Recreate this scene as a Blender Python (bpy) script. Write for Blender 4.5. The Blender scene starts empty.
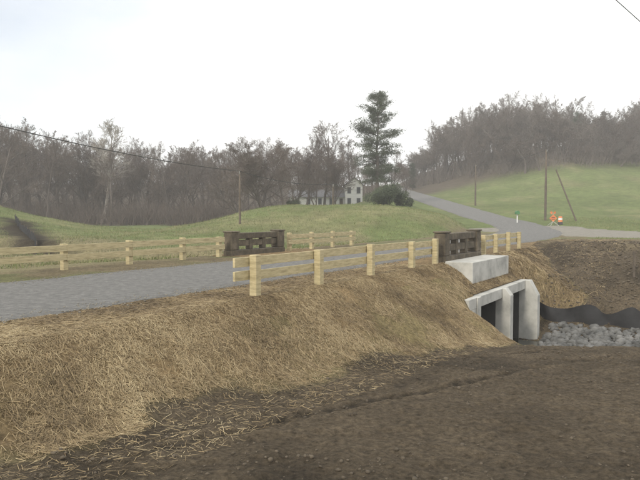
import bpy, math, random
import numpy as np
from mathutils import Vector
random.seed(7); rng=np.random.default_rng(7)
SC=bpy.context.scene
# ---------------------------------------------------------------- helpers
def link(o):
    SC.collection.objects.link(o); return o
def mesh_obj(name,verts,faces,mat=None,smooth=False,parent=None):
    me=bpy.data.meshes.new(name); me.from_pydata([tuple(v) for v in verts],[],[tuple(f) for f in faces]); me.update()
    if mat: me.materials.append(mat)
    if smooth:
        me.polygons.foreach_set('use_smooth',[True]*len(me.polygons))
    o=link(bpy.data.objects.new(name,me))
    if parent: o.parent=parent
    return o
def np_mesh(name,V,F,mat=None,smooth=False):
    me=bpy.data.meshes.new(name); n,k=F.shape
    me.vertices.add(len(V)); me.vertices.foreach_set('co',V.astype(np.float32).ravel())
    me.loops.add(n*k); me.loops.foreach_set('vertex_index',F.astype(np.int32).ravel())
    me.polygons.add(n); me.polygons.foreach_set('loop_start',np.arange(0,n*k,k,dtype=np.int32))
    me.polygons.foreach_set('loop_total',np.full(n,k,dtype=np.int32))
    if smooth: me.polygons.foreach_set('use_smooth',np.ones(n,dtype=bool))
    me.update(calc_edges=True)
    if mat: me.materials.append(mat)
    return me
def empty(name,loc=(0,0,0)):
    e=bpy.data.objects.new(name,None); e.location=loc; e.empty_display_size=.3; return link(e)
def S(a,b,x):
    t=np.clip((x-a)/(b-a),0,1); return t*t*(3-2*t)
_tab=rng.random((256,256))
def vnoise(x,y):
    xi=np.floor(x).astype(int); yi=np.floor(y).astype(int); fx=x-xi; fy=y-yi
    fx=fx*fx*(3-2*fx); fy=fy*fy*(3-2*fy)
    a=_tab[xi%256,yi%256]; b=_tab[(xi+1)%256,yi%256]; c=_tab[xi%256,(yi+1)%256]; d=_tab[(xi+1)%256,(yi+1)%256]
    return (a*(1-fx)+b*fx)*(1-fy)+(c*(1-fx)+d*fx)*fy-.5
def fbm(x,y,f,oct=4):
    r=0;a=1
    for i in range(oct):
        r=r+a*vnoise(x*f+17.3*i,y*f+9.1*i); f*=2.03; a*=.5
    return r
# ---------------------------------------------------------------- materials
def newmat(name):
    m=bpy.data.materials.new(name); m.use_nodes=True
    return m,m.node_tree,m.node_tree.nodes['Principled BSDF']
def mat_noise(name,c1,c2,scale=5,rough=.9,bump=.2,bscale=None,detail=6,stretch=None,c3=None,bdist=.02,nr=.65):
    m,nt,bs=newmat(name); N=nt.nodes; L=nt.links
    tc=N.new('ShaderNodeTexCoord'); mp=N.new('ShaderNodeMapping'); L.new(tc.outputs['Object'],mp.inputs[0])
    if stretch: mp.inputs['Scale'].default_value=stretch
    nz=N.new('ShaderNodeTexNoise'); nz.inputs['Scale'].default_value=scale; nz.inputs['Detail'].default_value=detail; nz.inputs['Roughness'].default_value=nr
    L.new(mp.outputs[0],nz.inputs['Vector'])
    cr=N.new('ShaderNodeValToRGB'); cr.color_ramp.elements[0].position=.32; cr.color_ramp.elements[1].position=.68
    cr.color_ramp.elements[0].color=(*c1,1); cr.color_ramp.elements[1].color=(*c2,1)
    if c3:
        e=cr.color_ramp.elements.new(.5); e.color=(*c3,1)
    L.new(nz.outputs['Fac'],cr.inputs[0]); L.new(cr.outputs[0],bs.inputs['Base Color'])
    bs.inputs['Roughness'].default_value=rough
    if bump:
        n2=N.new('ShaderNodeTexNoise'); n2.inputs['Scale'].default_value=bscale or scale*4; n2.inputs['Detail'].default_value=5
        L.new(mp.outputs[0],n2.inputs['Vector'])
        bp=N.new('ShaderNodeBump'); bp.inputs['Strength'].default_value=bump; bp.inputs['Distance'].default_value=bdist
        L.new(n2.outputs['Fac'],bp.inputs['Height']); L.new(bp.outputs[0],bs.inputs['Normal'])
    return m
M_lumber=mat_noise('fresh_lumber',(.30,.25,.14),(.54,.46,.28),3,.75,.15,stretch=(1,1,6),c3=(.43,.365,.21))
M_oldconc=mat_noise('weathered_concrete',(.05,.041,.03),(.16,.13,.093),3,.95,.5,20,c3=(.09,.074,.051),detail=10)
M_conc=mat_noise('pale_concrete',(.27,.27,.25),(.52,.515,.48),1.3,.85,.25,14,c3=(.42,.415,.385),detail=10)
M_concin=mat_noise('stained_concrete_painted_shade',(.03,.03,.028),(.065,.063,.058),1.3,.9,.15,14)  # culvert interior: shade of the openings painted into the dark colour, besides staining
M_asphalt=mat_noise('old_asphalt',(.075,.074,.071),(.24,.235,.22),5,.95,.8,70,detail=14,c3=(.145,.142,.135),nr=.8,bdist=.03)
M_gravel=mat_noise('gravel',(.12,.11,.09),(.27,.25,.21),2,.95,.6,40,detail=14,nr=.8)
M_bark=mat_noise('bark',(.065,.053,.046),(.12,.1,.088),2,.95,.3,12)
M_twig=mat_noise('twigs',(.085,.067,.056),(.15,.12,.1),.3,.95,0)
M_twig2=mat_noise('twigs_grey',(.105,.088,.075),(.17,.145,.125),.3,.95,0)
M_pale=mat_noise('pale_bark',(.28,.26,.23),(.4,.37,.33),.5,.95,0)
M_pine=mat_noise('pine_needles',(.032,.045,.025),(.075,.095,.05),.8,.8,0)
M_bush=mat_noise('bush_leaves',(.03,.045,.02),(.07,.09,.04),1.5,.8,0)
M_pole=mat_noise('pole_wood',(.08,.065,.05),(.14,.115,.09),3,.95,.2,12)
M_rock=mat_noise('rock',(.05,.05,.048),(.19,.187,.18),1.6,.9,.4,9,c3=(.11,.11,.106))
M_clod=mat_noise('clod',(.05,.04,.028),(.13,.105,.075),2.5,.98,.3,20)
M_fab=mat_noise('silt_fabric',(.012,.012,.014),(.03,.03,.032),2,.8,.3,8)
M_white=mat_noise('white_siding',(.55,.55,.53),(.7,.7,.68),2,.7,.1,20,stretch=(.2,.2,6))
M_roof=mat_noise('roof_shingle',(.10,.10,.105),(.16,.16,.165),3,.9,.2,20)
M_glass=mat_noise('window_glass',(.03,.035,.04),(.06,.065,.07),2,.2,0)
M_orange=mat_noise('orange_paint',(.55,.17,.06),(.65,.22,.08),3,.6,0)
M_steel=mat_noise('steel',(.3,.3,.3),(.42,.42,.42),3,.5,0)
M_black=mat_noise('black_paint',(.02,.02,.02),(.035,.035,.035),3,.5,0)
M_green=mat_noise('green_paint',(.05,.16,.06),(.07,.2,.08),3,.5,0)
m,nt,bs=newmat('water'); bs.inputs['Base Color'].default_value=(.03,.03,.022,1); bs.inputs['Roughness'].default_value=.08
nz=nt.nodes.new('ShaderNodeTexNoise'); nz.inputs['Scale'].default_value=4; bp=nt.nodes.new('ShaderNodeBump'); bp.inputs['Strength'].default_value=.15
nt.links.new(nz.outputs[0],bp.inputs['Height']); nt.links.new(bp.outputs[0],bs.inputs['Normal']); M_water=m
def strand_mat(name,cols):
    m,nt,bs=newmat(name); N=nt.nodes;L=nt.links
    at=N.new('ShaderNodeAttribute'); at.attribute_name='rnd'
    cr=N.new('ShaderNodeValToRGB')
    for i,c in enumerate(cols):
        p=i/(len(cols)-1)
        if i==0: e=cr.color_ramp.elements[0]; e.position=0
        elif i==len(cols)-1: e=cr.color_ramp.elements[-1]; e.position=1
        else: e=cr.color_ramp.elements.new(p)
        e.color=(*c,1)
    L.new(at.outputs['Fac'],cr.inputs[0])
    L.new(cr.outputs[0],bs.inputs['Base Color']); bs.inputs['Roughness'].default_value=.8
    return m
M_straw=strand_mat('straw',[(.1,.072,.038),(.19,.135,.07),(.285,.212,.112),(.355,.273,.15),(.46,.375,.225)])
M_grassb=strand_mat('grass_blades',[(.10,.13,.045),(.14,.165,.06),(.19,.19,.085),(.26,.23,.125)])
# terrain
m,nt,bs=newmat('ground'); N=nt.nodes;L=nt.links
at=N.new('ShaderNodeVertexColor'); at.layer_name='Col'
tc=N.new('ShaderNodeTexCoord')
def nz_(sc,det=6):
    n=N.new('ShaderNodeTexNoise'); n.inputs['Scale'].default_value=sc; n.inputs['Detail'].default_value=det; n.inputs['Roughness'].default_value=.7; L.new(tc.outputs['Object'],n.inputs['Vector']); return n
def mulr(n,lo,hi,src):
    mr=N.new('ShaderNodeMapRange'); mr.inputs['From Min'].default_value=.3; mr.inputs['From Max'].default_value=.7; mr.inputs['To Min'].default_value=lo; mr.inputs['To Max'].default_value=hi
    L.new(n.outputs['Fac'],mr.inputs['Value'])
    v=N.new('ShaderNodeVectorMath'); v.operation='SCALE'; L.new(src,v.inputs[0]); L.new(mr.outputs[0],v.inputs['Scale']); return v.outputs[0]
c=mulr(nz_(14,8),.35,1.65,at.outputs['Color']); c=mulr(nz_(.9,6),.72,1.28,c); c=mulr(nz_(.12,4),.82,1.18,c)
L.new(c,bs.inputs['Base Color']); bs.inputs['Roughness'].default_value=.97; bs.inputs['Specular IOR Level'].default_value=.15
n1=nz_(16,10); bp=N.new('ShaderNodeBump'); bp.inputs['Strength'].default_value=1; bp.inputs['Distance'].default_value=.07; L.new(n1.outputs['Fac'],bp.inputs['Height']); L.new(bp.outputs[0],bs.inputs['Normal'])
M_ground=m
# ---------------------------------------------------------------- layout
P0=np.array([-1.38,13.2]); dv=np.array([.53,.848]); nv=np.array([.848,-.53])
def P(s,o,z=0): return (P0[0]+s*dv[0]+o*nv[0],P0[1]+s*dv[1]+o*nv[1],z)
def so(x,y): return (x-P0[0])*dv[0]+(y-P0[1])*dv[1],(x-P0[0])*nv[0]+(y-P0[1])*nv[1]
ctrl=[P(s,-4.2)[:2] for s in (-120,-60,-30,-10,0,10,20,30,38)]+[(19.6,57),(21.4,67),(21.4,80),(20.6,95),(19.9,120),(19.6,145),(21,180),(30,230)]
cl=np.array(ctrl)
for _ in range(3):
    q=[cl[0]]
    for a,b in zip(cl[:-1],cl[1:]): q+= [a*.75+b*.25,a*.25+b*.75]
    q.append(cl[-1]); cl=np.array(q)
def dist_poly(x,y,pl):
    best=np.full(np.shape(x),1e9)
    for a,b in zip(pl[:-1],pl[1:]):
        ab=b-a; l=ab@ab
        if l<1e-9: continue
        t=np.clip(((x-a[0])*ab[0]+(y-a[1])*ab[1])/l,0,1)
        best=np.minimum(best,np.hypot(x-a[0]-t*ab[0],y-a[1]-t*ab[1]))
    return best
drive=np.array([(20,64),(23.5,55),(29,48.5),(38,42.5),(60,33),(100,22)],float)
for _ in range(2):
    q=[drive[0]]
    for a,b in zip(drive[:-1],drive[1:]): q+= [a*.75+b*.25,a*.25+b*.75]
    q.append(drive[-1]); drive=np.array(q)
def rz(y): return np.interp(y,[-200,48,60,80,95,120,145,200,300,700],[0,0,.2,1.4,2.8,5,7,11,12,14])
def far(x,y):
    wr=S(2,16,x); gl=np.interp(y,[-50,30,100,140,250,600],[-.3,-.4,-.1,1.2,14,22])
    B=gl*(1-wr)+rz(y)*wr
    B=B+5.2*np.exp(-(((x+43)/14)**2+((y-58)/14)**2))
    B=B+2.9*S(42,62,y)*(1-S(125,160,y))*np.exp(-np.abs((x-1)/12.5)**3)
    B=B+11*S(85,190,y)*S(22,58,x)*(1-.4*S(260,600,y))
    return B+.25*fbm(x,y,.08,3)*S(30,50,np.abs(y)+0*x)+.35*fbm(x,y,.22,3)*S(8,14,-x+0*y+.2*y)
def soilz(x,y):
    return np.interp(y,[-50,0,6,12.5,15.5,18.5,24,60],[-.2,-.15,-.85,-1.3,-1.65,-2.25,-2.5,-2.5])
def emb(o): 
    u=np.maximum(o-.1,0); return -.03-.60*u*u/(u+.22)
RUTS=[(8.,-15.,21.1,.15,0.),(8.,-15.,22.9,.15,0.),(17.,-9.,24.6,.14,1.1),(17.,-9.,26.4,.14,1.1),(2.,-40.,53.3,.15,4.)]
def rut(x,y):
    m=np.zeros(np.shape(x)); rd=np.zeros(np.shape(x))
    for k0,(cx,cy,r0,wd,ph) in enumerate(RUTS):
        r=np.hypot(x-cx,y-cy); an=np.arctan2(y-cy,x-cx)
        rr=r+.3*np.sin(x*.5+ph)+.12*fbm(x,y,1.5,2); q=np.abs(rr-r0)
        fade=S(-.3,.2,fbm(x+k0*19,y+k0*5,.3,2))
        tr=.35+.65*S(-.3,.4,np.sin(an*r0*15+11*q))
        m=np.maximum(m,np.exp(-(q/wd)**6)*tr*fade)
        rd=np.maximum(rd,np.exp(-((q-wd*1.4)/.06)**2)*fade)
    a=S(-3.8,-.5,x)*(1-S(14,16,x)); return m*a,rd*a
def height(x,y,detail=True,full=False):
    s,o=so(x,y); F=far(x,y)
    d=dist_poly(x,y,cl)
    hw=5.3-1.6*S(25,45,s)
    z=rz(y)-.03+(F-rz(y)+.03)*S(hw,hw+4.5,d)
    dd=dist_poly(x,y,drive); z=z+(rz(y)-.02-z)*(1-S(7,10,dd))*(x>14)
    wl=(1-S(1.6,3.8,np.abs(s-12.8+.6*np.sin(o*.3))))*(o<-9.4)*(1-S(45,60,-o))
    z=z+(-2.0-z)*wl
    ns=soilz(x,y)
    nb=ns+(-3.55-ns)*S(8.5,10.1,s)
    bed=np.interp(s,[10,15.3,16.6,17.3,18.2,19.8,22,25,30],[-3.55,-3.5,-3.1,-2.85,-2.45,-1.4,-.55,.25,.2])
    fb=bed+(F)*S(26,34,s)
    NR=np.where(s<12.5,nb,fb)
    e=emb(o)
    e=e-np.where(s<12.5,1.05*np.maximum(s-7.6,0)*S(1.5,2.4,o),1.05*np.maximum(19.-s,0)*S(.7,2.3,o))
    e=e-np.where((s>9.6)&(s<15.75),99,0)
    k=.5; hh=np.clip(.5+.5*(e-NR)/k,0,1); R=NR+(e-NR)*hh+k*hh*(1-hh)*.5
    right=(o>.1)&(s<40)
    fade=S(31,38,s)
    z=np.where(right,R*(1-fade)+z*fade,z)
    under=(s>9.6)&(s<15.75)&(o>-9.9)&(o<=1.6)
    z=np.where(under,-3.55,z)
    strawm=np.where(right,S(-.25,.1,e-NR+.42*fbm(x,y,.7,4)-.08*S(8,-2,s)),0)
    soilm=np.where(right&(s<34),1-strawm,0)
    if detail:
        z=z+soilm*(.06*fbm(x,y,.6,3)+.055*fbm(x,y,3.5,4)+.03*fbm(x,y,9,2))
        z=z+strawm*(.08*fbm(x,y,1.0,2)+.05*fbm(x,y,3.2,4))*S(.3,1.0,o)
        near=(x>-6)&(x<17)&(y>2)&(y<24)
        if np.any(near):
            m,rd=rut(x,y); m_=soilm*(s<8)*near
            z=z-m_*m*.045+m_*rd*.016
    return z,strawm,soilm,d,s,o
def H(x,y,detail=True):
    return float(height(np.array([x],float),np.array([y],float),detail)[0][0])
def axis(lo,hi,step,mn,mx,g=1.09):
    a=list(np.arange(lo,hi,step)); v=a[-1]; st=step
    while v<mx: st=min(st*g,25); v+=st; a.append(v)
    v=a[0]; st=step; pre=[]
    while v>mn: st=min(st*g,25); v-=st; pre.append(v)
    return np.array(pre[::-1]+a)
xs=axis(-7,13,.04,-700,700,1.05); ys=axis(4,22,.04,-250,800,1.035)
X,Y=np.meshgrid(xs,ys); Z,SM,SO,D,Ss,Oo=height(X,Y)
V=np.stack([X.ravel(),Y.ravel(),Z.ravel()],1)
nx,ny=len(xs),len(ys); idx=np.arange(nx*ny).reshape(ny,nx)
F=np.stack([idx[:-1,:-1],idx[:-1,1:],idx[1:,1:],idx[1:,:-1]],-1).reshape(-1,4)
print('terrain',nx,ny)
me=np_mesh('ground',V,F,M_ground,True)
g1=np.array([.118,.15,.054]); g2=np.array([.185,.18,.09]); tan=np.array([.22,.18,.11]); soil=np.array([.094,.074,.05]); dark=np.array([.046,.037,.026]); stw=np.array([.21,.152,.082]); leaf=np.array([.1,.082,.06])
def mixc(a,b,t): return a*(1-t[...,None])+b*t[...,None]
n1=S(-.25,.35,fbm(X,Y,.09,4)); n2=S(-.3,.3,fbm(X,Y,.5,4))
C=mixc(np.broadcast_to(g1,X.shape+(3,)),g2,.8*n1*n2+.1)
leftt=(Oo<-9.2)*S(-60,-40,-Y)*S(-.2,.15,fbm(X,Y,.15,3)+.35*S(-48,-32,-Y))*(X<8)
C=mixc(C,tan,.75*leftt)
ditch=np.array([(-27,55),(-22,47),(-18.5,41),(-13.5,35.5),(-10,33)],float)
C=mixc(C,dark*1.,1-S(.8,2.4,dist_poly(X,Y,ditch)+1.2*fbm(X,Y,.7,3)))
forest=np.maximum(S(104,112,Y+3*fbm(X,Y,.1,2))*(1-S(-14,-6,X)), S(134,150,Y+14*S(30,20,X)+9*fbm(X,Y,.06,2)))
C=mixc(C,leaf,forest)
sh=(1-S(5.2,6.5,D))*(Oo<.6)*(Ss<45); C=mixc(C,tan*.75,sh*(.5+.5*n2))
C=mixc(C,stw*.9,S(-2.1,-1.6,Oo)*(Oo<.8)*(Ss<32)*1.)
C=mixc(C,soil,SO)
C=mixc(C,dark,SO*S(-.05,.3,fbm(X,Y,.4,5))*.7)
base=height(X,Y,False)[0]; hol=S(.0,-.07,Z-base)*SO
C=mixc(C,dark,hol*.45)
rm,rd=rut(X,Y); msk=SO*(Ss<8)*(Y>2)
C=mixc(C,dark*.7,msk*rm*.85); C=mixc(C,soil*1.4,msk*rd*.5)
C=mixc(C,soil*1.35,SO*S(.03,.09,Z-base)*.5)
C=mixc(C,stw,SM*(.75+.25*n2))
C=mixc(C,stw*.5,SM*S(.05,.4,fbm(X,Y,.9,4))*.7)
band=S(22.5,26,Ss)*(1-S(34,38,Ss))*(Oo>.5)*S(-.25,.1,fbm(X,Y,.3,3)); C=mixc(C,tan*.95,band*.75)
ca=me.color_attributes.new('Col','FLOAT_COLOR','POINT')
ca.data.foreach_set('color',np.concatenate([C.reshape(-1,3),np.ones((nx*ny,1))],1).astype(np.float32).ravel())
link(bpy.data.objects.new('ground',me))
# ---- roads
def ribbon(name,pl,w,mat,dz,edge=.25):
    pts=[];
    for a,b in zip(pl[:-1],pl[1:]):
        n=max(1,int(np.hypot(*(b-a))/.5)); pts+=[a+(b-a)*i/n for i in range(n)]
    pts=np.array(pts); t=np.gradient(pts,axis=0); t/=np.linalg.norm(t,axis=1)[:,None]; nn=np.stack([t[:,1],-t[:,0]],1)
    K=8; cols=[]; us=[-.5-.12/w]+[k/K-.5 for k in range(K+1)]+[.5+.12/w]
    for k,uu in enumerate(us):
        off=np.full(len(pts),uu*w)
        if abs(uu)>=.5: off=off+edge*fbm(pts[:,0],pts[:,1]+(uu>0)*7,1.1,3)
        cols.append(pts+nn*off[:,None])
    G=np.stack(cols,1); z=np.maximum(height(G[...,0].ravel(),G[...,1].ravel(),False)[0].reshape(G.shape[:2]),rz(G[...,1])-.03)
    z=z+dz+.0008*np.maximum(G[...,1]-30,0); z[:,0]-=.12; z[:,-1]-=.12
    K2=len(us)
    Vv=np.concatenate([G,z[...,None]],-1).reshape(-1,3); n=len(pts); ii=np.arange(n*K2).reshape(n,K2)
    Ff=np.stack([ii[:-1,:-1],ii[:-1,1:],ii[1:,1:],ii[1:,:-1]],-1).reshape(-1,4)
    return link(bpy.data.objects.new(name,np_mesh(name,Vv,Ff,mat,False)))
ribbon('road',cl,5.4,M_asphalt,.022)
ribbon('gravel_driveway',drive,12.5,M_gravel,.013,1.5)
# ---------------------------------------------------------------- boxes in (s,o,z)
def bm_fix(o):
    import bmesh
    b=bmesh.new(); b.from_mesh(o.data); bmesh.ops.recalc_face_normals(b,faces=b.faces); b.to_mesh(o.data); b.free()
def sbox(name,s0,s1,o0,o1,z0,z1,mat,parent=None,bev=.015):
    v=[P(s,o,z) for z in(z0,z1) for (s,o) in((s0,o0),(s1,o0),(s1,o1),(s0,o1))]
    f=[(0,1,2,3)[::-1],(4,5,6,7),(0,1,5,4),(1,2,6,5),(2,3,7,6),(3,0,4,7)]
    o=mesh_obj(name,v,f,mat,parent=parent)
    bm_fix(o)
    if bev:
        b=o.modifiers.new('b','BEVEL'); b.width=bev; b.segments=2
    return o
def sprism(name,prof,s0,s1,mat,parent=None,bev=0):
    n=len(prof); v=[P(s0,o,z) for o,z in prof]+[P(s1,o,z) for o,z in prof]
    f=[tuple(range(n)),tuple(range(n,2*n))[::-1]]+[(i,(i+1)%n,n+(i+1)%n,n+i) for i in range(n)]
    o=mesh_obj(name,v,f,mat,parent=parent); bm_fix(o)
    if bev: b=o.modifiers.new('b','BEVEL'); b.width=bev; b.segments=2
    return o
def rail(name,s0,s1,posts,o_post,o_board,top=.82):
    e=empty(name)
    for i,s in enumerate(posts):
        j=random.uniform(-.03,.03); sbox('post_%d'%i,s-.09,s+.09,o_post-.09,o_post+.09,-.5,top+.04+j,M_lumber,e,.012)
    bp=[s0]+[p for p in posts if s0+.5<p<s1-.5][::1]+[s1]
    for i in range(len(bp)-1):
        for k,(a,b) in enumerate([(top-.21,top-.01),(top-.50,top-.30)]):
            j=random.uniform(-.02,.02); t=random.uniform(-.01,.01)
            sbox('board_%d_%d'%(i,k),bp[i]+.004,bp[i+1]-.004,o_board-.028+t,o_board+.028+t,a+j,b+j,M_lumber,e,.004)
    return e
rail('timber_guardrail',-.55,10.62,[0,2.55,5.35,8.25,10.3],0,-.125)
rail('timber_guardrail',15.3,21.95,[15.9,17.7,19.8,21.8],0,-.125)
rail('timber_guardrail',-14,9.3,[-13.8,-11.2,-8.6,-6,-3.4,-.8,1.8,4.4,7.0,9.1],-9.0,-8.87,.78)
rail('timber_guardrail',13.9,20.6,[14.2,16.2,18.3,20.4],-9.0,-8.87,.78)
def parapet(name,s0,s1,o,h):
    e=empty(name)
    sbox('curb',s0,s1,o-.24,o+.24,-.06,.2,M_oldconc,e,.02)
    for i,(a,b) in enumerate([(s0,s0+.5),(s1-.5,s1)]):
        sbox('pillar_%d'%i,a,b,o-.22,o+.22,.203,h,M_oldconc,e,.04)
        sbox('cap_%d'%i,a-.03,b+.03,o-.25,o+.25,h+.002,h+.06,M_oldconc,e,.02)
    n=2
    for k in range(1,n+1):
        c=s0+.5+(s1-s0-1)*k/(n+1); sbox('baluster_%d'%k,c-.12,c+.12,o-.12,o+.12,.203,h-.28,M_oldconc,e,.02)
    sbox('top_rail',s0+.503,s1-.503,o-.15,o+.15,h-.277,h-.02,M_oldconc,e,.03)
    for k in range(n+1):
        a=s0+.5+(s1-s0-1)*k/(n+1)+(.123 if k else .003); b=s0+.5+(s1-s0-1)*(k+1)/(n+1)-(.123 if k<n else .003)
        sbox('mid_rail_%d'%k,a,b,o-.1,o+.1,.36,.62,M_oldconc,e,.02)
parapet('concrete_bridge_parapet',10.85,15.0,-.05,1.04)
parapet('concrete_bridge_parapet',9.65,13.5,-9.0,.95)
# bridge
br=empty('box_culvert_bridge')
fprof=[(.1,-.025)]+[(o_,float(emb(np.array(o_)))+.0) for o_ in (.3,.5,.8)]+[(1.1,-.62),(1.3,-.8),(1.54,-.95)]
fl=sprism('deck_fill',[(-10.4,-1.34),(-10.4,-.6),(-9.7,-.02)]+fprof+[(1.54,-1.34)],9.5,15.85,M_ground,br)
ca=fl.data.color_attributes.new('Col','FLOAT_COLOR','POINT'); ca.data.foreach_set('color',np.tile(np.array([.22,.158,.085,1],np.float32),len(fl.data.vertices)))
sbox('road_edge_slab',10.75,15.35,.195,1.22,-.95,.03,M_conc,br,.02)
sbox('headwall_beam',8.5,16.0,1.55,1.85,-1.34,-.98,M_conc,br,.02)
def wall(n,a,b,proj,sl):
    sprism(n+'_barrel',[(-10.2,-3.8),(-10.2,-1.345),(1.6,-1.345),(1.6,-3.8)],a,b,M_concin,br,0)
    sprism(n,[(1.603,-3.8),(1.603,-1.343),(1.853,-1.343),(1.853,-.98),(1.853+proj*.35,-.98),(1.853+proj,-.98-sl),(1.853+proj,-3.8)],a,b,M_conc,br,.015)
wall('abutment_wall_a',9.25,9.6,.04,.02); wall('center_pier',12.2,12.6,.30,.25); wall('abutment_wall_b',15.55,15.98,.5,.6)
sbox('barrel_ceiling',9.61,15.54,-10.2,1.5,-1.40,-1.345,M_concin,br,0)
sprism('wing_wall_a',[(1.56,-3.8),(1.56,-1.343),(1.84,-1.343),(1.84,-3.8)],8.5,9.247,M_conc,br,.01)
sprism('wing_wall_b',[(1.56,-3.8),(1.56,-1.383),(1.84,-1.383),(1.84,-3.8)],15.983,17.2,M_conc,br,.01)
mesh_obj('stream_water',[P(9.2,-10.2,-3.42),P(16.2,-10.2,-3.42),P(16.2,90,-3.42),P(9.2,90,-3.42)],[(0,1,2,3)],M_water)
# ---------------------------------------------------------------- scatter: rocks / clods
def ico():
    import bmesh
    b=bmesh.new(); bmesh.ops.create_icosphere(b,subdivisions=1,radius=1); b.verts.ensure_lookup_table()
    v=np.array([x.co[:] for x in b.verts]); f=np.array([[y.index for y in x.verts] for x in b.faces]); b.free(); return v,f
IV,IF=ico()
def rocks(name,pts,rad,mat,flat=.7,sink=.3,jit=.35):
    n=len(pts); ang=rng.random((n,3))*6.28
    base=IV[None]*(1+jit*(rng.random((n,len(IV),1))-.5))+jit*.3*(rng.random((n,len(IV),3))-.5)
    sc=rad[:,None,None]*np.stack([np.ones(n),.6+.4*rng.random(n),flat*(.6+.5*rng.random(n))],1)[:,None,:]
    v=base*sc; c,s_=np.cos(ang[:,0]),np.sin(ang[:,0]); t=(rng.random(n)-.5)*1.4; ct,st=np.cos(t),np.sin(t)
    y=v[...,1]*ct[:,None]-v[...,2]*st[:,None]; z=v[...,1]*st[:,None]+v[...,2]*ct[:,None]; x=v[...,0]
    xx=x*c[:,None]-y*s_[:,None]; yy=x*s_[:,None]+y*c[:,None]
    v=np.stack([xx,yy,z],-1)+pts[:,None,:]; v[...,2]+= (rad*(flat-sink)*.6)[:,None]
    F=(IF[None]+(np.arange(n)*len(IV))[:,None,None]).reshape(-1,3)
    link(bpy.data.objects.new(name,np_mesh(name,v.reshape(-1,3),F,mat)))
n=3200; s=rng.uniform(14.4,17.1,n); o=rng.uniform(2.6,18,n); p=np.array([P(a,b)[:2] for a,b in zip(s,o)])
z=height(p[:,0],p[:,1])[0]; k=z<-2.85; p,z=p[k],z[k]; rocks('riprap_rocks',np.column_stack([p,z]),rng.uniform(.06,.2,len(z)),M_rock,.75,.3,.7)
n=16000; x=rng.uniform(-6,14,n); y=4.2+17*rng.random(n)**1.2; z,sm,so_,*_=height(x,y); k=(so_>.6)&(fbm(x,y,.8,3)+rng.normal(0,.2,n)>-.1)
x,y,z=x[k],y[k],z[k]; rocks('soil_clods',np.column_stack([x,y,z]),.005+.028*rng.random(len(x))**6+.007*rng.random(len(x)),M_clod,.8)
n=3500; s=rng.uniform(17.4,27,n); o=rng.uniform(2,16,n); p=np.array([P(a,b)[:2] for a,b in zip(s,o)])
z=height(p[:,0],p[:,1])[0]; rocks('bank_clods',np.column_stack([p,z]),rng.uniform(.02,.08,n),M_clod)
n=3000; s=rng.uniform(-12,24,n); o=rng.choice([-1.6,-6.7],n)+rng.normal(0,.28,n); p=np.array([P(a,b)[:2] for a,b in zip(s,o)])
rocks('road_edge_gravel',np.column_stack([p,np.full(n,-.01)]),rng.uniform(.008,.028,n),M_gravel)
# ---------------------------------------------------------------- strands
def strands(name,x,y,z,L_,W,tilt,mat,upright=False,zoff=.01,hf=None):
    n=len(x); a=rng.random(n)*6.283; d=np.stack([np.cos(a),np.sin(a),np.zeros(n)],1); pr=np.stack([-np.sin(a),np.cos(a),np.zeros(n)],1)
    base=np.stack([x,y,z+zoff],1)
    if upright:
        tip=base+np.stack([rng.normal(0,.35,n)*L_,rng.normal(0,.35,n)*L_,L_],1)
        v=np.stack([base-pr*W[:,None],base+pr*W[:,None],tip],1); F=np.arange(n*3).reshape(n,3)
        me=np_mesh(name,v.reshape(-1,3),F,mat); per=3
    else:
        ti=tilt*rng.normal(0,1,n)
        dz=np.stack([np.zeros(n),np.zeros(n),ti],1)
        A=base-d*L_[:,None]/2-dz*L_[:,None]/2; B=base+d*L_[:,None]/2+dz*L_[:,None]/2
        hf=hf or (lambda x,y:height(x,y)[0])
        zz=hf(np.concatenate([A[:,0],B[:,0]]),np.concatenate([A[:,1],B[:,1]]))
        A[:,2]=zz[:n]+zoff+np.abs(ti)*L_*.4*(ti>0)+.012*rng.random(n); B[:,2]=zz[n:]+zoff+np.abs(ti)*L_*.4*(ti<0)+.012*rng.random(n)
        w=pr*W[:,None]*.5+np.array([0,0,1])*(W*rng.normal(0,.4,n))[:,None]*.5
        v=np.stack([A-w,A+w,B+w,B-w],1); F=np.arange(n*4).reshape(n,4)
        me=np_mesh(name,v.reshape(-1,3),F,mat); per=4
    r=np.clip(.47+.25*rng.normal(0,1,n)-.6*fbm(x,y,.9,4),0,1); at=me.attributes.new('rnd','FLOAT','POINT'); at.data.foreach_set('value',np.repeat(r,per).astype(np.float32))
    return link(bpy.data.objects.new(name,me))
def sc_so(n,s0,s1,o0,o1,pw=1.):
    s=s0+(s1-s0)*rng.random(n)**pw; o=rng.uniform(o0,o1,n); return P0[0]+s*dv[0]+o*nv[0],P0[1]+s*dv[1]+o*nv[1],s,o
x,y,s,o=sc_so(470000,-11,9.5,-2.0,3.6,1.0)
z,sm,so_,*_=height(x,y); clump=fbm(x,y,1.3,4)
keep=((sm>.2)&(clump+rng.normal(0,.2,len(x))>-.12)&(rng.random(len(x))<.25+sm))|((so_>.5)&(rng.random(len(x))<.06))|((o<.35)&(o>-1.6+.9*clump)&(rng.random(len(x))<.7))
x,y,z=x[keep],y[keep],z[keep]; n=len(x); print('straw',n)
strands('straw_mulch',x,y,z,rng.uniform(.04,.16,n),rng.uniform(.0025,.0055,n),.1,M_straw,zoff=.004)
x,y,s,o=sc_so(50000,15.2,30,.1,4.5); z,sm,so_,*_=height(x,y); keep=(sm>.3)|(rng.random(len(x))<.06); x,y,z=x[keep],y[keep],z[keep]; n=len(x)
strands('straw_mulch',x,y,z,rng.uniform(.12,.3,n),rng.uniform(.006,.012,n),.2,M_straw)
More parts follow.
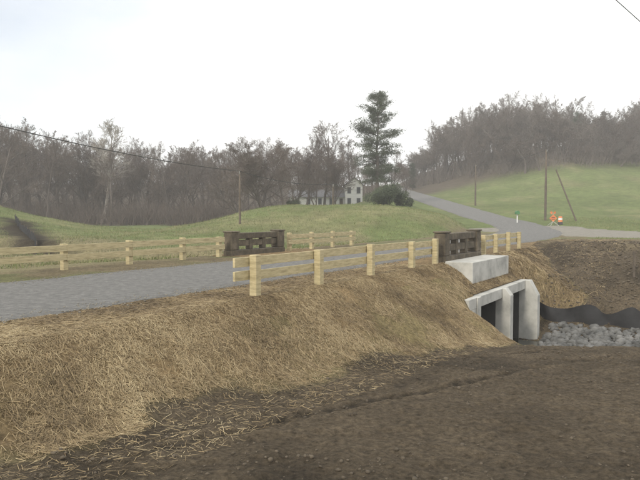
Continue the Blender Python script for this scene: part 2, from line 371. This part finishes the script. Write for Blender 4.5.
x,y,s,o=sc_so(34000,9.2,16.0,.1,1.6); keep=(o>1.24)|(s<10.7)|(s>15.35); x,y,s,o=x[keep],y[keep],s[keep],o[keep]; n=len(x)
def fillz(x,y):
    s,o=so(x,y); e=emb(o); return np.where((s>9.5)&(s<15.85),np.interp(o,[.8,1.1,1.3,1.54],[float(emb(np.array(.8))),-.62,-.8,-.95])*(o>.8)+e*(o<=.8),e)
strands('straw_mulch',x,y,fillz(x,y),rng.uniform(.07,.2,n),rng.uniform(.004,.009,n),.2,M_straw,zoff=.012,hf=fillz)
# grass
n=120000; x=rng.uniform(-45,38,n); y=24+56*rng.random(n)**1.3; z,sm,so_,d,s,o=height(x,y,False)
keep=(d>5.6)&(sm<.2)&((so_<.2))&((dist_poly(x,y,drive)>6.8))&(dist_poly(x,y,ditch)>1.2); x,y,z=x[keep],y[keep],z[keep]; n=len(x)
strands('grass',x,y,z,rng.uniform(.06,.2,n),rng.uniform(.012,.03,n),0,M_grassb,True,-.02)
# ---------------------------------------------------------------- tubes
def tube(pts,rad,ns,V,F):
    pts=[Vector(p) for p in pts]; b=len(V); m=len(pts)
    for i,p in enumerate(pts):
        t=(pts[min(i+1,m-1)]-pts[max(i-1,0)]).normalized(); u=t.orthogonal().normalized(); w=t.cross(u)
        for k in range(ns):
            a=2*math.pi*k/ns; V.append(p+(u*math.cos(a)+w*math.sin(a))*rad[i])
    for i in range(m-1):
        for k in range(ns):
            F.append((b+i*ns+k,b+i*ns+(k+1)%ns,b+(i+1)*ns+(k+1)%ns,b+(i+1)*ns+k))
def rot_about(d,ang,az):
    u=d.orthogonal().normalized(); w=d.cross(u); side=u*math.cos(az)+w*math.sin(az)
    return (d*math.cos(ang)+side*math.sin(ang)).normalized()
def bare_tree(name,seed,h,mats,spread=1.,tw=.03,multi=1,low=.25,n1=13):
    R=random.Random(seed); V=[];F=[];TV=[];TF=[]
    def twig(p,d,L,w):
        u=d.orthogonal().normalized(); az=R.random()*6.28; s=(u*math.cos(az)+d.cross(u)*math.sin(az))*w*.5; b=len(TV)
        mid=p+d*L*.55+Vector((R.uniform(-.1,.1),R.uniform(-.1,.1),R.uniform(-.05,.12)))*L
        TV.extend([p-s,p+s,mid+s*.7,mid-s*.7,p+d*L+Vector((0,0,.1*L))]); TF.append((b,b+1,b+2,b+3)); TF.append((b+3,b+2,b+4))
    def limb(p,d,L,r,lev):
        n=5 if lev==0 else 4; pts=[p.copy()]; dd=d.copy(); q=p.copy(); ds=[dd.copy()]
        for i in range(n):
            dd=(dd+Vector((R.gauss(0,.12),R.gauss(0,.12),R.gauss(.07 if lev else 0,.05)))).normalized(); q=q+dd*L/n; pts.append(q.copy()); ds.append(dd.copy())
        rr=[max(r*(1-.85*i/n),.008) for i in range(n+1)]
        if lev<=2: tube(pts,rr,[6,4,3][lev],V,F)
        else: twig(p,d,L,r*2)
        def at(t):
            f=t*n; i=min(int(f),n-1); return pts[i].lerp(pts[i+1],f-i),ds[i+1]
        if lev==0: cnt,a0,a1,fl=n1,low,1,lambda t:h*.42*spread*(1.15-.75*t)*R.uniform(.7,1.15)
        elif lev==1: cnt,a0,a1,fl=8,.2,1,lambda t:L*.5*(1.2-.7*t)*R.uniform(.6,1.2)
        elif lev==2: cnt,a0,a1,fl=7,.12,1,lambda t:L*.55*(1.2-.6*t)*R.uniform(.6,1.2)
        else: cnt,a0,a1,fl=5,.1,1,None
        for k in range(cnt):
            t=a0+(a1-a0)*(k+R.random())/cnt; pp,dr=at(t)
            if lev<3:
                nd=rot_about(dr,R.uniform(.5,1.0) if lev else R.uniform(.55,1.0)*(1.15-.5*t),R.random()*6.28); 
                if nd.z<-.1: nd.z*=-.3; nd.normalize()
                limb(pp,nd,fl(t),max(r*(1-.85*t)*.55,.012),lev+1)
            else: twig(pp,rot_about(d,R.uniform(.3,.9),R.random()*6.28),L*R.uniform(.4,.8),tw)
    for m_ in range(multi):
        d0=Vector((R.gauss(0,.05),R.gauss(0,.05),1)) if multi==1 else Vector((R.gauss(0,.3),R.gauss(0,.3),1))
        limb(Vector((R.uniform(-.2,.2)*(multi>1),R.uniform(-.2,.2)*(multi>1),-.3)),d0.normalized(),h*(.85 if multi==1 else R.uniform(.6,.8)),h*.016/math.sqrt(multi)**.5,0)
    me=bpy.data.meshes.new(name); b=len(V)
    me.from_pydata([tuple(v) for v in V+TV],[],F+[tuple(i+b for i in f) for f in TF]); me.materials.append(mats[0]); me.materials.append(mats[1])
    me.polygons.foreach_set('material_index',[0]*len(F)+[1]*len(TF)); me.update(); return me
def inst(name,me,x,y,sc,parent=None,rz_=None,dz=0,z=None,sxy=1):
    o=link(bpy.data.objects.new(name,me)); o.location=(x,y,(H(x,y,False) if z is None else z)+dz); o.scale=(sc*sxy,sc*sxy,sc); o.rotation_euler=(0,0,random.random()*6.28 if rz_ is None else rz_)
    if parent: o.parent=parent
    return o
TM=[bare_tree('bare_tree_mesh_%d'%i,20+i,14,(M_bark,M_twig),[.8,1,.7,.9,1.1][i],.032,[1,1,1,2,1][i],[.3,.2,.35,.1,.22][i]) for i in range(5)]
TH=[bare_tree('grey_tree_mesh_%d'%i,60+i,14,(M_twig2,M_twig2),[.8,.95,.75][i],.042,[1,2,2][i],.22,15) for i in range(3)]
RND=bare_tree('round_tree_mesh',77,14,(M_bark,M_twig),1.15,.045,3,.12,15)
def px(p,Dd): return (p-320)/620*Dd
# left forest
fo=empty('forest')
hs=[(-60,118),(0,121),(30,126),(60,138),(80,142),(120,143),(150,150),(200,145),(240,142),(300,146),(345,144),(400,168)]
def topz(p,Dd): yy=np.interp(p,[a for a,b in hs],[b for a,b in hs]); return 1.7+(215-yy)*Dd/620
for row,(D0,cnt) in enumerate([(110,36),(122,38),(138,40),(160,42),(190,42)]):
    for i in range(cnt):
        Dd=D0+random.uniform(-6,6); p=-190+ (405+190)*(i+random.random())/cnt
        if p>235 and row<2: continue
        if p>285 and row<3: continue
        x=px(p,Dd); zb=H(x,Dd,False); tz=topz(max(min(p,400),-60),Dd); hh=max(6,(tz-zb))*random.uniform(.9,1.12)
        inst('tree',(TM if row<3 else TM+TH)[random.randrange(5 if row<3 else 8)],x,Dd,hh/13.2,fo,z=zb,sxy=random.uniform(.9,1.3)*min(1.6,14/hh))
def brush(name,pts,hmin,hmax,per,mat,w=.035):
    V=[];F=[]
    for (x,y,z) in pts:
        hm=random.uniform(.6,1.15)
        for k in range(per):
            a=random.random()*6.28; L=random.uniform(hmin,hmax)*hm; sp=random.uniform(.1,.8); bx=x+random.gauss(0,1.1); by=y+random.gauss(0,.9)
            d=Vector((math.cos(a)*sp,math.sin(a)*sp,1)).normalized(); u=Vector((-math.sin(a+1),math.cos(a+1),0))*w*.5; b=len(V); p=Vector((bx,by,z-.1)); m_=p+d*L*.5+Vector((random.gauss(0,.1),random.gauss(0,.1),0))*L*.5
            V+=[p-u,p+u,m_+u*.8,m_-u*.8,p+d*L]; F+=[(b,b+1,b+2,b+3),(b+3,b+2,b+4)]
            for j in range(6):
                t=random.uniform(.3,.95); q=p+d*L*t; dd=rot_about(d,random.uniform(.4,1.2),random.random()*6.28); b=len(V); l2=L*random.uniform(.15,.4); V+=[q-u*.7,q+u*.7,q+dd*l2]; F.append((b,b+1,b+2))
    return mesh_obj(name,V,F,mat)
bp_=[]
for i in range(360):
    Dd=random.uniform(103,116); p=random.uniform(-150,245); x=px(p,Dd); bp_.append((x,Dd,H(x,Dd,False)))
for i in range(200):
    Dd=random.uniform(116,150); p=random.uniform(-150,400); x=px(p,Dd); bp_.append((x,Dd,H(x,Dd,False)))
brush('forest_understory_brush',bp_,1.8,6.0,20,M_twig,.045)
for nm,p,Dd,yt,me,sx in [('bare_tree',262,84,137,RND,1.15),('bare_tree',240,92,146,TM[3],1.2),('bare_tree',284,96,143,TM[4],1.1),('bare_tree',306,104,134,TM[1],1.),('bare_tree',324,106,126,TM[4],1.1),('bare_tree',340,122,122,TM[1],1.1),('bare_tree',352,122,134,TM[2],1.3),('bare_tree',296,106,138,RND,1.),('bare_tree',392,128,150,TM[1],1.),('bare_tree',406,140,160,TM[3],1.),('bare_tree',316,101,152,TM[3],.9),('bare_tree',335,103,150,RND,.9),('bare_tree',-8,98,126,TM[1],1.2)]:
    x=px(p,Dd); zb=H(x,Dd,False); hh=1.7+(215-yt)*Dd/620-zb; inst(nm,me,x,Dd,hh/13.2,z=zb,sxy=sx,rz_=1.3+p)
syc=bare_tree('sycamore_tree',91,14,(M_pale,M_pale),.9,.04,1,.35,14); x=px(101,112); zb=H(x,112,False); inst('sycamore_tree',syc,x,112,(1.7+92*112/620-zb)/13.2,z=zb,sxy=1.2)
# right hillside woods
wd=empty('hillside_woods')
ts=[(400,170),(412,158),(425,143),(440,122),(455,110),(480,102),(505,97),(530,93),(560,95),(580,106),(600,108),(625,112),(640,92),(700,88)]
for row,(D0,cnt) in enumerate([(143,30),(155,40),(168,46),(182,52),(198,54),(220,46)]):
    for i in range(cnt):
        Dd=D0+random.uniform(-6,6); p=402+(760-402)*(i+random.random())/cnt
        if row==0 and p<500: continue
        if row==1 and p<465: continue
        if row==2 and p<430: continue
        x=px(p,Dd); zb=H(x,Dd,False); yy=np.interp(p,[a for a,b in ts],[b for a,b in ts]); hh=(1.7+(215-yy)*Dd/620-zb)*random.uniform(.74,1.06)*(.5 if row<1 else .8 if row<2 else 1)
        inst('tree',(TM+TH+TH)[random.randrange(11)],x,Dd,max(hh,4)/13.2,wd,z=zb,sxy=random.uniform(.9,1.25)*min(1.6,14/max(hh,4)))
bp_=[]
for i in range(520):
    p=random.uniform(405,760); Dd=random.uniform(max(138,175-.35*(p-405)),200); x=px(p,Dd); bp_.append((x,Dd,H(x,Dd,False)))
brush('hillside_brush',bp_,1.6,4.5,18,M_twig2,.06)
# ---- pine
def pine_mesh(name,seed,h,wmax,low=.22,rnd=.62):
    R=random.Random(seed); V=[];F=[];NV=[];NF=[]
    tube([(R.gauss(0,.08),R.gauss(0,.08),h*i/8) for i in range(9)],[.34*(1-i/8.6) for i in range(9)],8,V,F)
    z=h*low
    while z<h*.985:
        t=(z/h-low)/(1-low); prof=wmax*min(1,.6+1.3*t)*(1-t**2.4)**rnd+.3
        for k in range(R.randint(3,6)):
            a=R.random()*6.28; L=prof*R.uniform(.45,1.15); el=R.uniform(-.1,.35)+.55*t; d=Vector((math.cos(a)*math.cos(el),math.sin(a)*math.cos(el),math.sin(el)))
            p=Vector((0,0,z)); e=p+d*L+Vector((0,0,-.03*L*L*(1-t))); tube([p,p.lerp(e,.5)+Vector((0,0,.1)),e],[.07,.05,.02],3,V,F)
            nc=int(4+L*3.6)
            for c in range(nc):
                f=R.uniform(.25,1.05); q=p.lerp(e,f)+Vector((R.gauss(0,.13*L),R.gauss(0,.13*L),R.gauss(.08,.18)))
                for j in range(24):
                    g=q+Vector((R.gauss(0,.28),R.gauss(0,.28),R.gauss(0,.16))); dd=Vector((R.gauss(0,1),R.gauss(0,1),R.gauss(.5,.5))).normalized(); u=dd.orthogonal().normalized()*.035; b=len(NV); l=R.uniform(.15,.34); NV.extend([g-u,g+u,g+dd*l]); NF.append((b,b+1,b+2))
        z+=R.uniform(.4,.8)
    me=bpy.data.meshes.new(name); b=len(V); me.from_pydata([tuple(v) for v in V+NV],[],F+[tuple(i+b for i in f) for f in NF]); me.materials.append(M_bark); me.materials.append(M_pine)
    me.polygons.foreach_set('material_index',[0]*len(F)+[1]*len(NF)); me.update(); return me
Dd=98; x=px(377,Dd); zb=H(x,Dd,False); inst('pine_tree',pine_mesh('pine_tree',11,1.7+119*Dd/620-zb,4.2,.2,.55),x,Dd,1,z=zb)
pm=pine_mesh('pine_small',8,12,2.6,.08,.9)
for p,Dd,hh in [(575,176,11),(600,186,9),(630,180,10),(412,165,7),(620,178,8)]:
    inst('pine_tree',pm,px(p,Dd),Dd,hh/12)
def bush_mesh(name,seed,r,h,n=4200,mat=M_bush):
    R=random.Random(seed); V=[];F=[]; lobes=[(R.gauss(0,r*.45),R.gauss(0,r*.45),R.uniform(.25,.8)*h,R.uniform(.3,.55)*r) for _ in range(9)]
    for i in range(n):
        l=R.choice(lobes); d=Vector((R.gauss(0,1),R.gauss(0,1),R.gauss(0,1))).normalized()*l[3]*R.uniform(.6,1.1); g=Vector(l[:3])+d; g.z=max(g.z,.02)
        dd=Vector((R.gauss(0,1),R.gauss(0,1),R.gauss(.3,1))).normalized(); u=dd.orthogonal().normalized()*.06; b=len(V); V+=[g-u,g+dd*.1+u,g+dd*.22-u*.3]; F.append((b,b+1,b+2))
    for k in range(9):
        a=R.random()*6.28; b=len(V); tube([(0,0,-.1),(math.cos(a)*r*.3,math.sin(a)*r*.3,h*.5)],[.05,.02],3,V,F)
    me=bpy.data.meshes.new(name); me.from_pydata([tuple(v) for v in V],[],F); me.materials.append(mat); me.update(); return me
b1=bush_mesh('evergreen_bush',1,1.7,2.6); b2=bush_mesh('evergreen_bush_b',5,1.4,1.8)
for p,Dd,me,sc in [(389,84,b1,1.15),(399,86,b2,1),(379,86,b2,1.1),(293,98,b2,.8)]: inst('evergreen_bush',me,px(p,Dd),Dd,sc)
# ---------------------------------------------------------------- house
def box(name,x0,x1,y0,y1,z0,z1,mat,parent,bev=0):
    v=[(x,y,z) for z in(z0,z1) for x,y in((x0,y0),(x1,y0),(x1,y1),(x0,y1))]
    o=mesh_obj(name,v,[(3,2,1,0),(4,5,6,7),(0,1,5,4),(1,2,6,5),(2,3,7,6),(3,0,4,7)],mat,parent=parent)
    if bev: b=o.modifiers.new('b','BEVEL'); b.width=bev
    return o
Hy=114; hz=H(1,Hy,False)-.5
hs_=empty('white_farmhouse',(0,0,0))
xa,xb=px(290,Hy),px(345,Hy)
box('wing_walls',xa,xb-.003,Hy,Hy+6,hz-.5,hz+2.3,M_white,hs_)
mesh_obj('wing_roof',[(xa-.3,Hy-.4,hz+2.25),(xb-.01,Hy-.4,hz+2.25),(xb-.01,Hy+3,hz+3.7),(xa-.3,Hy+3,hz+3.7),(xa-.3,Hy+6.4,hz+2.25),(xb-.01,Hy+6.4,hz+2.25)],[(0,1,2,3),(3,2,5,4),(0,3,4)],M_roof,parent=hs_)
xc=px(362,Hy)
box('main_walls',xb,xc,Hy-1,Hy+8,hz-.5,hz+4.5,M_white,hs_)
xm=(xb+xc)/2
mesh_obj('gable_wall',[(xb,Hy-.998,hz+4.5),(xc,Hy-.998,hz+4.5),(xm,Hy-.998,hz+5.8),(xb,Hy+7.9,hz+4.5),(xc,Hy+7.9,hz+4.5),(xm,Hy+7.9,hz+5.8)],[(0,1,2),(3,5,4)],M_white,parent=hs_)
mesh_obj('main_roof',[(xb-.3,Hy-1.4,hz+4.35),(xm,Hy-1.4,hz+5.95),(xc+.3,Hy-1.4,hz+4.35),(xb-.3,Hy+8.3,hz+4.35),(xm,Hy+8.3,hz+5.95),(xc+.3,Hy+8.3,hz+4.35)],[(0,1,4,3),(1,2,5,4)],M_roof,parent=hs_).modifiers.new('s','SOLIDIFY').thickness=.12
k=0
for wx,wz,yy in [(xm-.85,hz+.9,Hy-1),(xm+.85,hz+.9,Hy-1),(xm-.85,hz+2.9,Hy-1),(xm+.85,hz+2.9,Hy-1)]+[(xa+1.3+i*2.1,hz+.9,Hy) for i in range(4)]:
    box('window_%d'%k,wx-.3,wx+.3,yy-.03,yy+.02,wz,wz+1.1,M_glass,hs_); box('window_frame_%d'%k,wx-.38,wx+.38,yy-.015,yy+.02,wz-.08,wz+1.18,M_steel,hs_); k+=1
box('front_door',xa+9.1,xa+9.7,Hy-.03,Hy+.02,hz,hz+2,M_oldconc,hs_)
box('chimney',xb-2,xb-1.4,Hy+2.6,Hy+3.3,hz+3,hz+4.7,M_oldconc,hs_)
# ---------------------------------------------------------------- poles & wires
def pole(x,y,top,r=.13,cross=False,brace=None):
    zb=H(x,y,False); e=empty('utility_pole',(0,0,0)); V=[];F=[]; tube([(x,y,zb-.5),(x,y,(zb+top)/2),(x,y,top)],[r*1.15,r,r*.75],10,V,F); F.append(tuple(range(len(V)-10,len(V)))); mesh_obj('shaft',V,F,M_pole,True,e)
    V=[];F=[]; tube([(x,y-r,top-.3),(x,y-r-.12,top-.25),(x,y-r-.12,top-.05)],[.03,.03,.05],6,V,F); mesh_obj('insulator',V,F,M_steel,True,e)
    if cross: box('crossarm',x-1.1,x+1.1,y-r-.1,y-r,top-.7,top-.55,M_pole,e)
    if brace:
        V=[];F=[]; tube([brace[0],brace[1]],[.09,.1],8,V,F); mesh_obj('push_brace',V,F,M_pole,True,e)
def py(yp,Dd): return 1.7+(215-yp)*Dd/620
pA=(px(-60,28),28,py(110,28)); pB=(px(240,52),52,py(171,52)); pC=(px(333,63),63,py(184,63)); pD=(px(475,100),100,py(165,100)); pE=(px(545,75),75,py(150,75))
pole(*pA,.13); pole(*pB,.09); pole(*pC,.09); pole(*pD,.13,False); zE=H(px(577,73),73,False); pole(*pE,.13,False,brace=((px(555,75),75,py(170,75)),(px(577,73),73,zE-.3)))
def wire(a,b,sag,r=.02):
    a=Vector(a);b=Vector(b); V=[];F=[]; pts=[a.lerp(b,t/24)-Vector((0,0,4*sag*(t/24)*(1-t/24))) for t in range(25)]; tube(pts,[r]*25,4,V,F); return mesh_obj('power_line',V,F,M_black)
up=lambda p:(p[0],p[1]-.2,p[2]-.05)
wire(up(pA),up(pB),.35,.03); wire(up(pB),up(pC),.4,.035); wire(up(pC),(px(362,Hy),Hy-1,hz+3.6),.3,.03); wire(up(pE),up(pD),.5,.022)
qB=(21.3,30,5.7); qA=(-19.5,0,18.6); pole(21.3,30.2,5.9,.14); wire(qB,qA,0.0,.015); pole(-19.5,.2,18.8,.16)
# ---------------------------------------------------------------- silt fence
def silt(name,path,top,bot,n=70,zfix=None,sag=.2):
    e=empty(name); V=[];F=[]; path=np.array(path); seg=np.r_[0,np.cumsum(np.hypot(*np.diff(path,axis=0).T))]
    for i in range(n+1):
        t=seg[-1]*i/n; x=np.interp(t,seg,path[:,0]); y=np.interp(t,seg,path[:,1]); zb=H(x,y,False) if zfix is None else zfix; sg=sag*math.sin(t*1.7)**2+.05*math.sin(t*5)
        for k in range(5):
            f=k/4; V.append((x+.06*math.sin(t*5+f*3),y+.06*math.cos(t*4.1+f*2),zb+bot+(top-bot-sg)*f))
    for i in range(n):
        for k in range(4): a=i*5+k; F.append((a,a+5,a+6,a+1))
    mesh_obj('fabric',V,F,M_fab,True,e)
    ns=int(seg[-1]/1.85)
    for i in range(ns+1):
        t=seg[-1]*i/ns; x=np.interp(t,seg,path[:,0]); y=np.interp(t,seg,path[:,1])+.08; zb=H(x,y,False) if zfix is None else zfix; box('stake_%d'%i,x-.02,x+.02,y-.02,y+.02,zb-.2,zb+top+.05,M_pole,e)
silt('silt_fence',[P(17.3,2.0)[:2],P(17.3,3.2)[:2],P(17.35,4.6)[:2],P(17.3,6)[:2],P(17.4,9)[:2],P(17.3,14)[:2]],.74,-.1,zfix=-2.78,sag=.3)
silt('silt_fence',ditch[:4],.6,-.15,sag=.1)
x,y,_=P(20.6,5.4); zb=H(x,y,False)
e=empty('survey_stake'); box('stake',x-.04,x+.04,y-.03,y+.03,zb-.2,zb+1.15,M_pole,e); box('cross_stake',x-.03,x+.03,y-.06,y-.031,zb+.5,zb+1.0,M_pole,e)
# ---------------------------------------------------------------- construction sign
x,y=px(553,66),66; zb=H(x,y,False)
e=empty('construction_sign')
c=zb+.82; q_=.4; mesh_obj('panel',[(x-q_,y,c),(x,y,c-q_),(x+q_,y,c),(x,y,c+q_),(x-q_,y+.03,c),(x,y+.03,c-q_),(x+q_,y+.03,c),(x,y+.03,c+q_)],[(0,1,2,3),(7,6,5,4),(0,4,5,1),(1,5,6,2),(2,6,7,3),(3,7,4,0)],M_orange,parent=e)
for i,(yy) in enumerate((-.1,.08)): box('legend_%d'%i,x-.18,x+.18,y-.008,y-.003,c+yy-.04,c+yy+.04,M_black,e)
for i,(ax,ay) in enumerate([(-.45,-.45),(.45,-.45),(-.45,.5),(.45,.5)]):
    V=[];F=[]; tube([(x,y+.06,zb+.5),(x+ax,y+ay,zb)],[.025,.025],6,V,F); mesh_obj('leg_%d'%i,V,F,M_steel,parent=e)
V=[];F=[]; tube([(x,y+.06,zb+.35),(x,y+.06,zb+1.38)],[.025,.02],6,V,F); mesh_obj('mast',V,F,M_steel,parent=e)
for i,sx in enumerate((-1,1)): mesh_obj('flag_%d'%i,[(x,y+.06,zb+1.38),(x+sx*.2,y+.05,zb+1.58),(x+sx*.34,y+.12,zb+1.42),(x+sx*.18,y+.1,zb+1.24)],[(0,1,2,3)],M_orange,parent=e)
def barrel(x,y):
    zb=H(x,y,False); e=empty('traffic_barrel'); zz=[0,.02,.1,.1,.32,.34,.55,.57,.78,.8,.97,1.0]; rr=[.36,.36,.36,.3,.29,.28,.28,.26,.26,.24,.23,.15]
    for j,(a,b,mt) in enumerate([(0,4,M_black),(4,6,M_orange),(6,8,M_white),(8,10,M_orange),(10,11,M_orange)]):
        V=[];F=[]; tube([(x,y,zb+zz[i]*.9) for i in range(a,b+1)],[rr[i]*.85 for i in range(a,b+1)],14,V,F)
        if j==4: F.append(tuple(range(len(V)-14,len(V))))
        mesh_obj('band_%d'%j,V,F,mt,True,e)
barrel(px(560,68),68)
x,y=px(517,70),70; zb=H(x,y,False); e=empty('mailbox'); box('post',x-.06,x+.06,y-.06,y+.06,zb-.2,zb+1.0,M_white,e)
prof=[(-.14,0),(.14,0),(.14,.16),(.1,.25),(0,.29),(-.1,.25),(-.14,.16)]
V=[(x+a*1.4,y-.3,zb+1.0+b*1.4) for a,b in prof]+[(x+a*1.4,y+.3,zb+1.0+b*1.4) for a,b in prof]; F=[tuple(range(7)),tuple(range(7,14))[::-1]]+[(i,(i+1)%7,7+(i+1)%7,7+i) for i in range(7)]
mesh_obj('box',V,F,M_green,parent=e)
# ---------------------------------------------------------------- haze (real homogeneous air volume)
m=bpy.data.materials.new('mist'); m.use_nodes=True; nt=m.node_tree; nt.nodes.clear()
o_=nt.nodes.new('ShaderNodeOutputMaterial'); vs=nt.nodes.new('ShaderNodeVolumeScatter'); vs.inputs['Density'].default_value=.0012; vs.inputs['Anisotropy'].default_value=.1; vs.inputs['Color'].default_value=(.98,.975,.955,1)
nt.links.new(vs.outputs[0],o_.inputs['Volume'])
hzb=box('haze',-650,650,-200,700,-30,70,m,None)
# ---------------------------------------------------------------- light
w=bpy.data.worlds.new('World'); SC.world=w; w.use_nodes=True; nt=w.node_tree; N=nt.nodes; L=nt.links; N.clear()
out=N.new('ShaderNodeOutputWorld'); sky=N.new('ShaderNodeTexSky'); sky.sky_type='NISHITA'; sky.sun_disc=False
elev=math.radians(30); sd=Vector((-.55,-.83,0)).normalized(); az=math.atan2(sd.x,sd.y)
sky.sun_elevation=elev; sky.sun_rotation=az
b1_=N.new('ShaderNodeBackground'); b1_.inputs[1].default_value=.15; L.new(sky.outputs[0],b1_.inputs[0])
b2_=N.new('ShaderNodeBackground'); b2_.inputs[0].default_value=(1.0,1.0,.985,1); b2_.inputs[1].default_value=1.55
mx=N.new('ShaderNodeMixShader'); tc=N.new('ShaderNodeTexCoord'); nz=N.new('ShaderNodeTexNoise'); nz.inputs['Scale'].default_value=1.6; nz.inputs['Detail'].default_value=6
mp=N.new('ShaderNodeMapping'); mp.inputs['Scale'].default_value=(1,1,2.5); L.new(tc.outputs['Generated'],mp.inputs[0]); L.new(mp.outputs[0],nz.inputs['Vector'])
dt=N.new('ShaderNodeVectorMath'); dt.operation='DOT_PRODUCT'; L.new(tc.outputs['Generated'],dt.inputs[0]); dt.inputs[1].default_value=Vector((-.62,.75,.42)).normalized()
ad=N.new('ShaderNodeMath'); ad.operation='MULTIPLY_ADD'; ad.inputs[1].default_value=.25; L.new(nz.outputs['Fac'],ad.inputs[0]); L.new(dt.outputs['Value'],ad.inputs[2])
cr=N.new('ShaderNodeMapRange'); cr.interpolation_type='SMOOTHSTEP'; cr.inputs['From Min'].default_value=.98; cr.inputs['From Max'].default_value=1.15; cr.inputs['To Min'].default_value=1.0; cr.inputs['To Max'].default_value=.35; L.new(ad.outputs[0],cr.inputs['Value'])
L.new(cr.outputs[0],mx.inputs[0]); L.new(b1_.outputs[0],mx.inputs[1]); L.new(b2_.outputs[0],mx.inputs[2]); L.new(mx.outputs[0],out.inputs['Surface'])
sun=bpy.data.lights.new('sun','SUN'); sun.energy=2.4; sun.angle=math.radians(7); sun.color=(1,.92,.78); so_=link(bpy.data.objects.new('sun',sun))
dirv=-(sd*math.cos(elev)+Vector((0,0,math.sin(elev)))); so_.rotation_euler=dirv.to_track_quat('-Z','Y').to_euler()
SC.view_settings.view_transform='Standard'; SC.view_settings.look='None'; SC.view_settings.exposure=0
cam=bpy.data.cameras.new('camera'); cam.lens=34.9; cam.sensor_width=36; cam.clip_end=3000; co=link(bpy.data.objects.new('camera',cam)); co.location=(0,0,1.7); co.rotation_euler=(math.radians(90-2.31),0,0); SC.camera=co
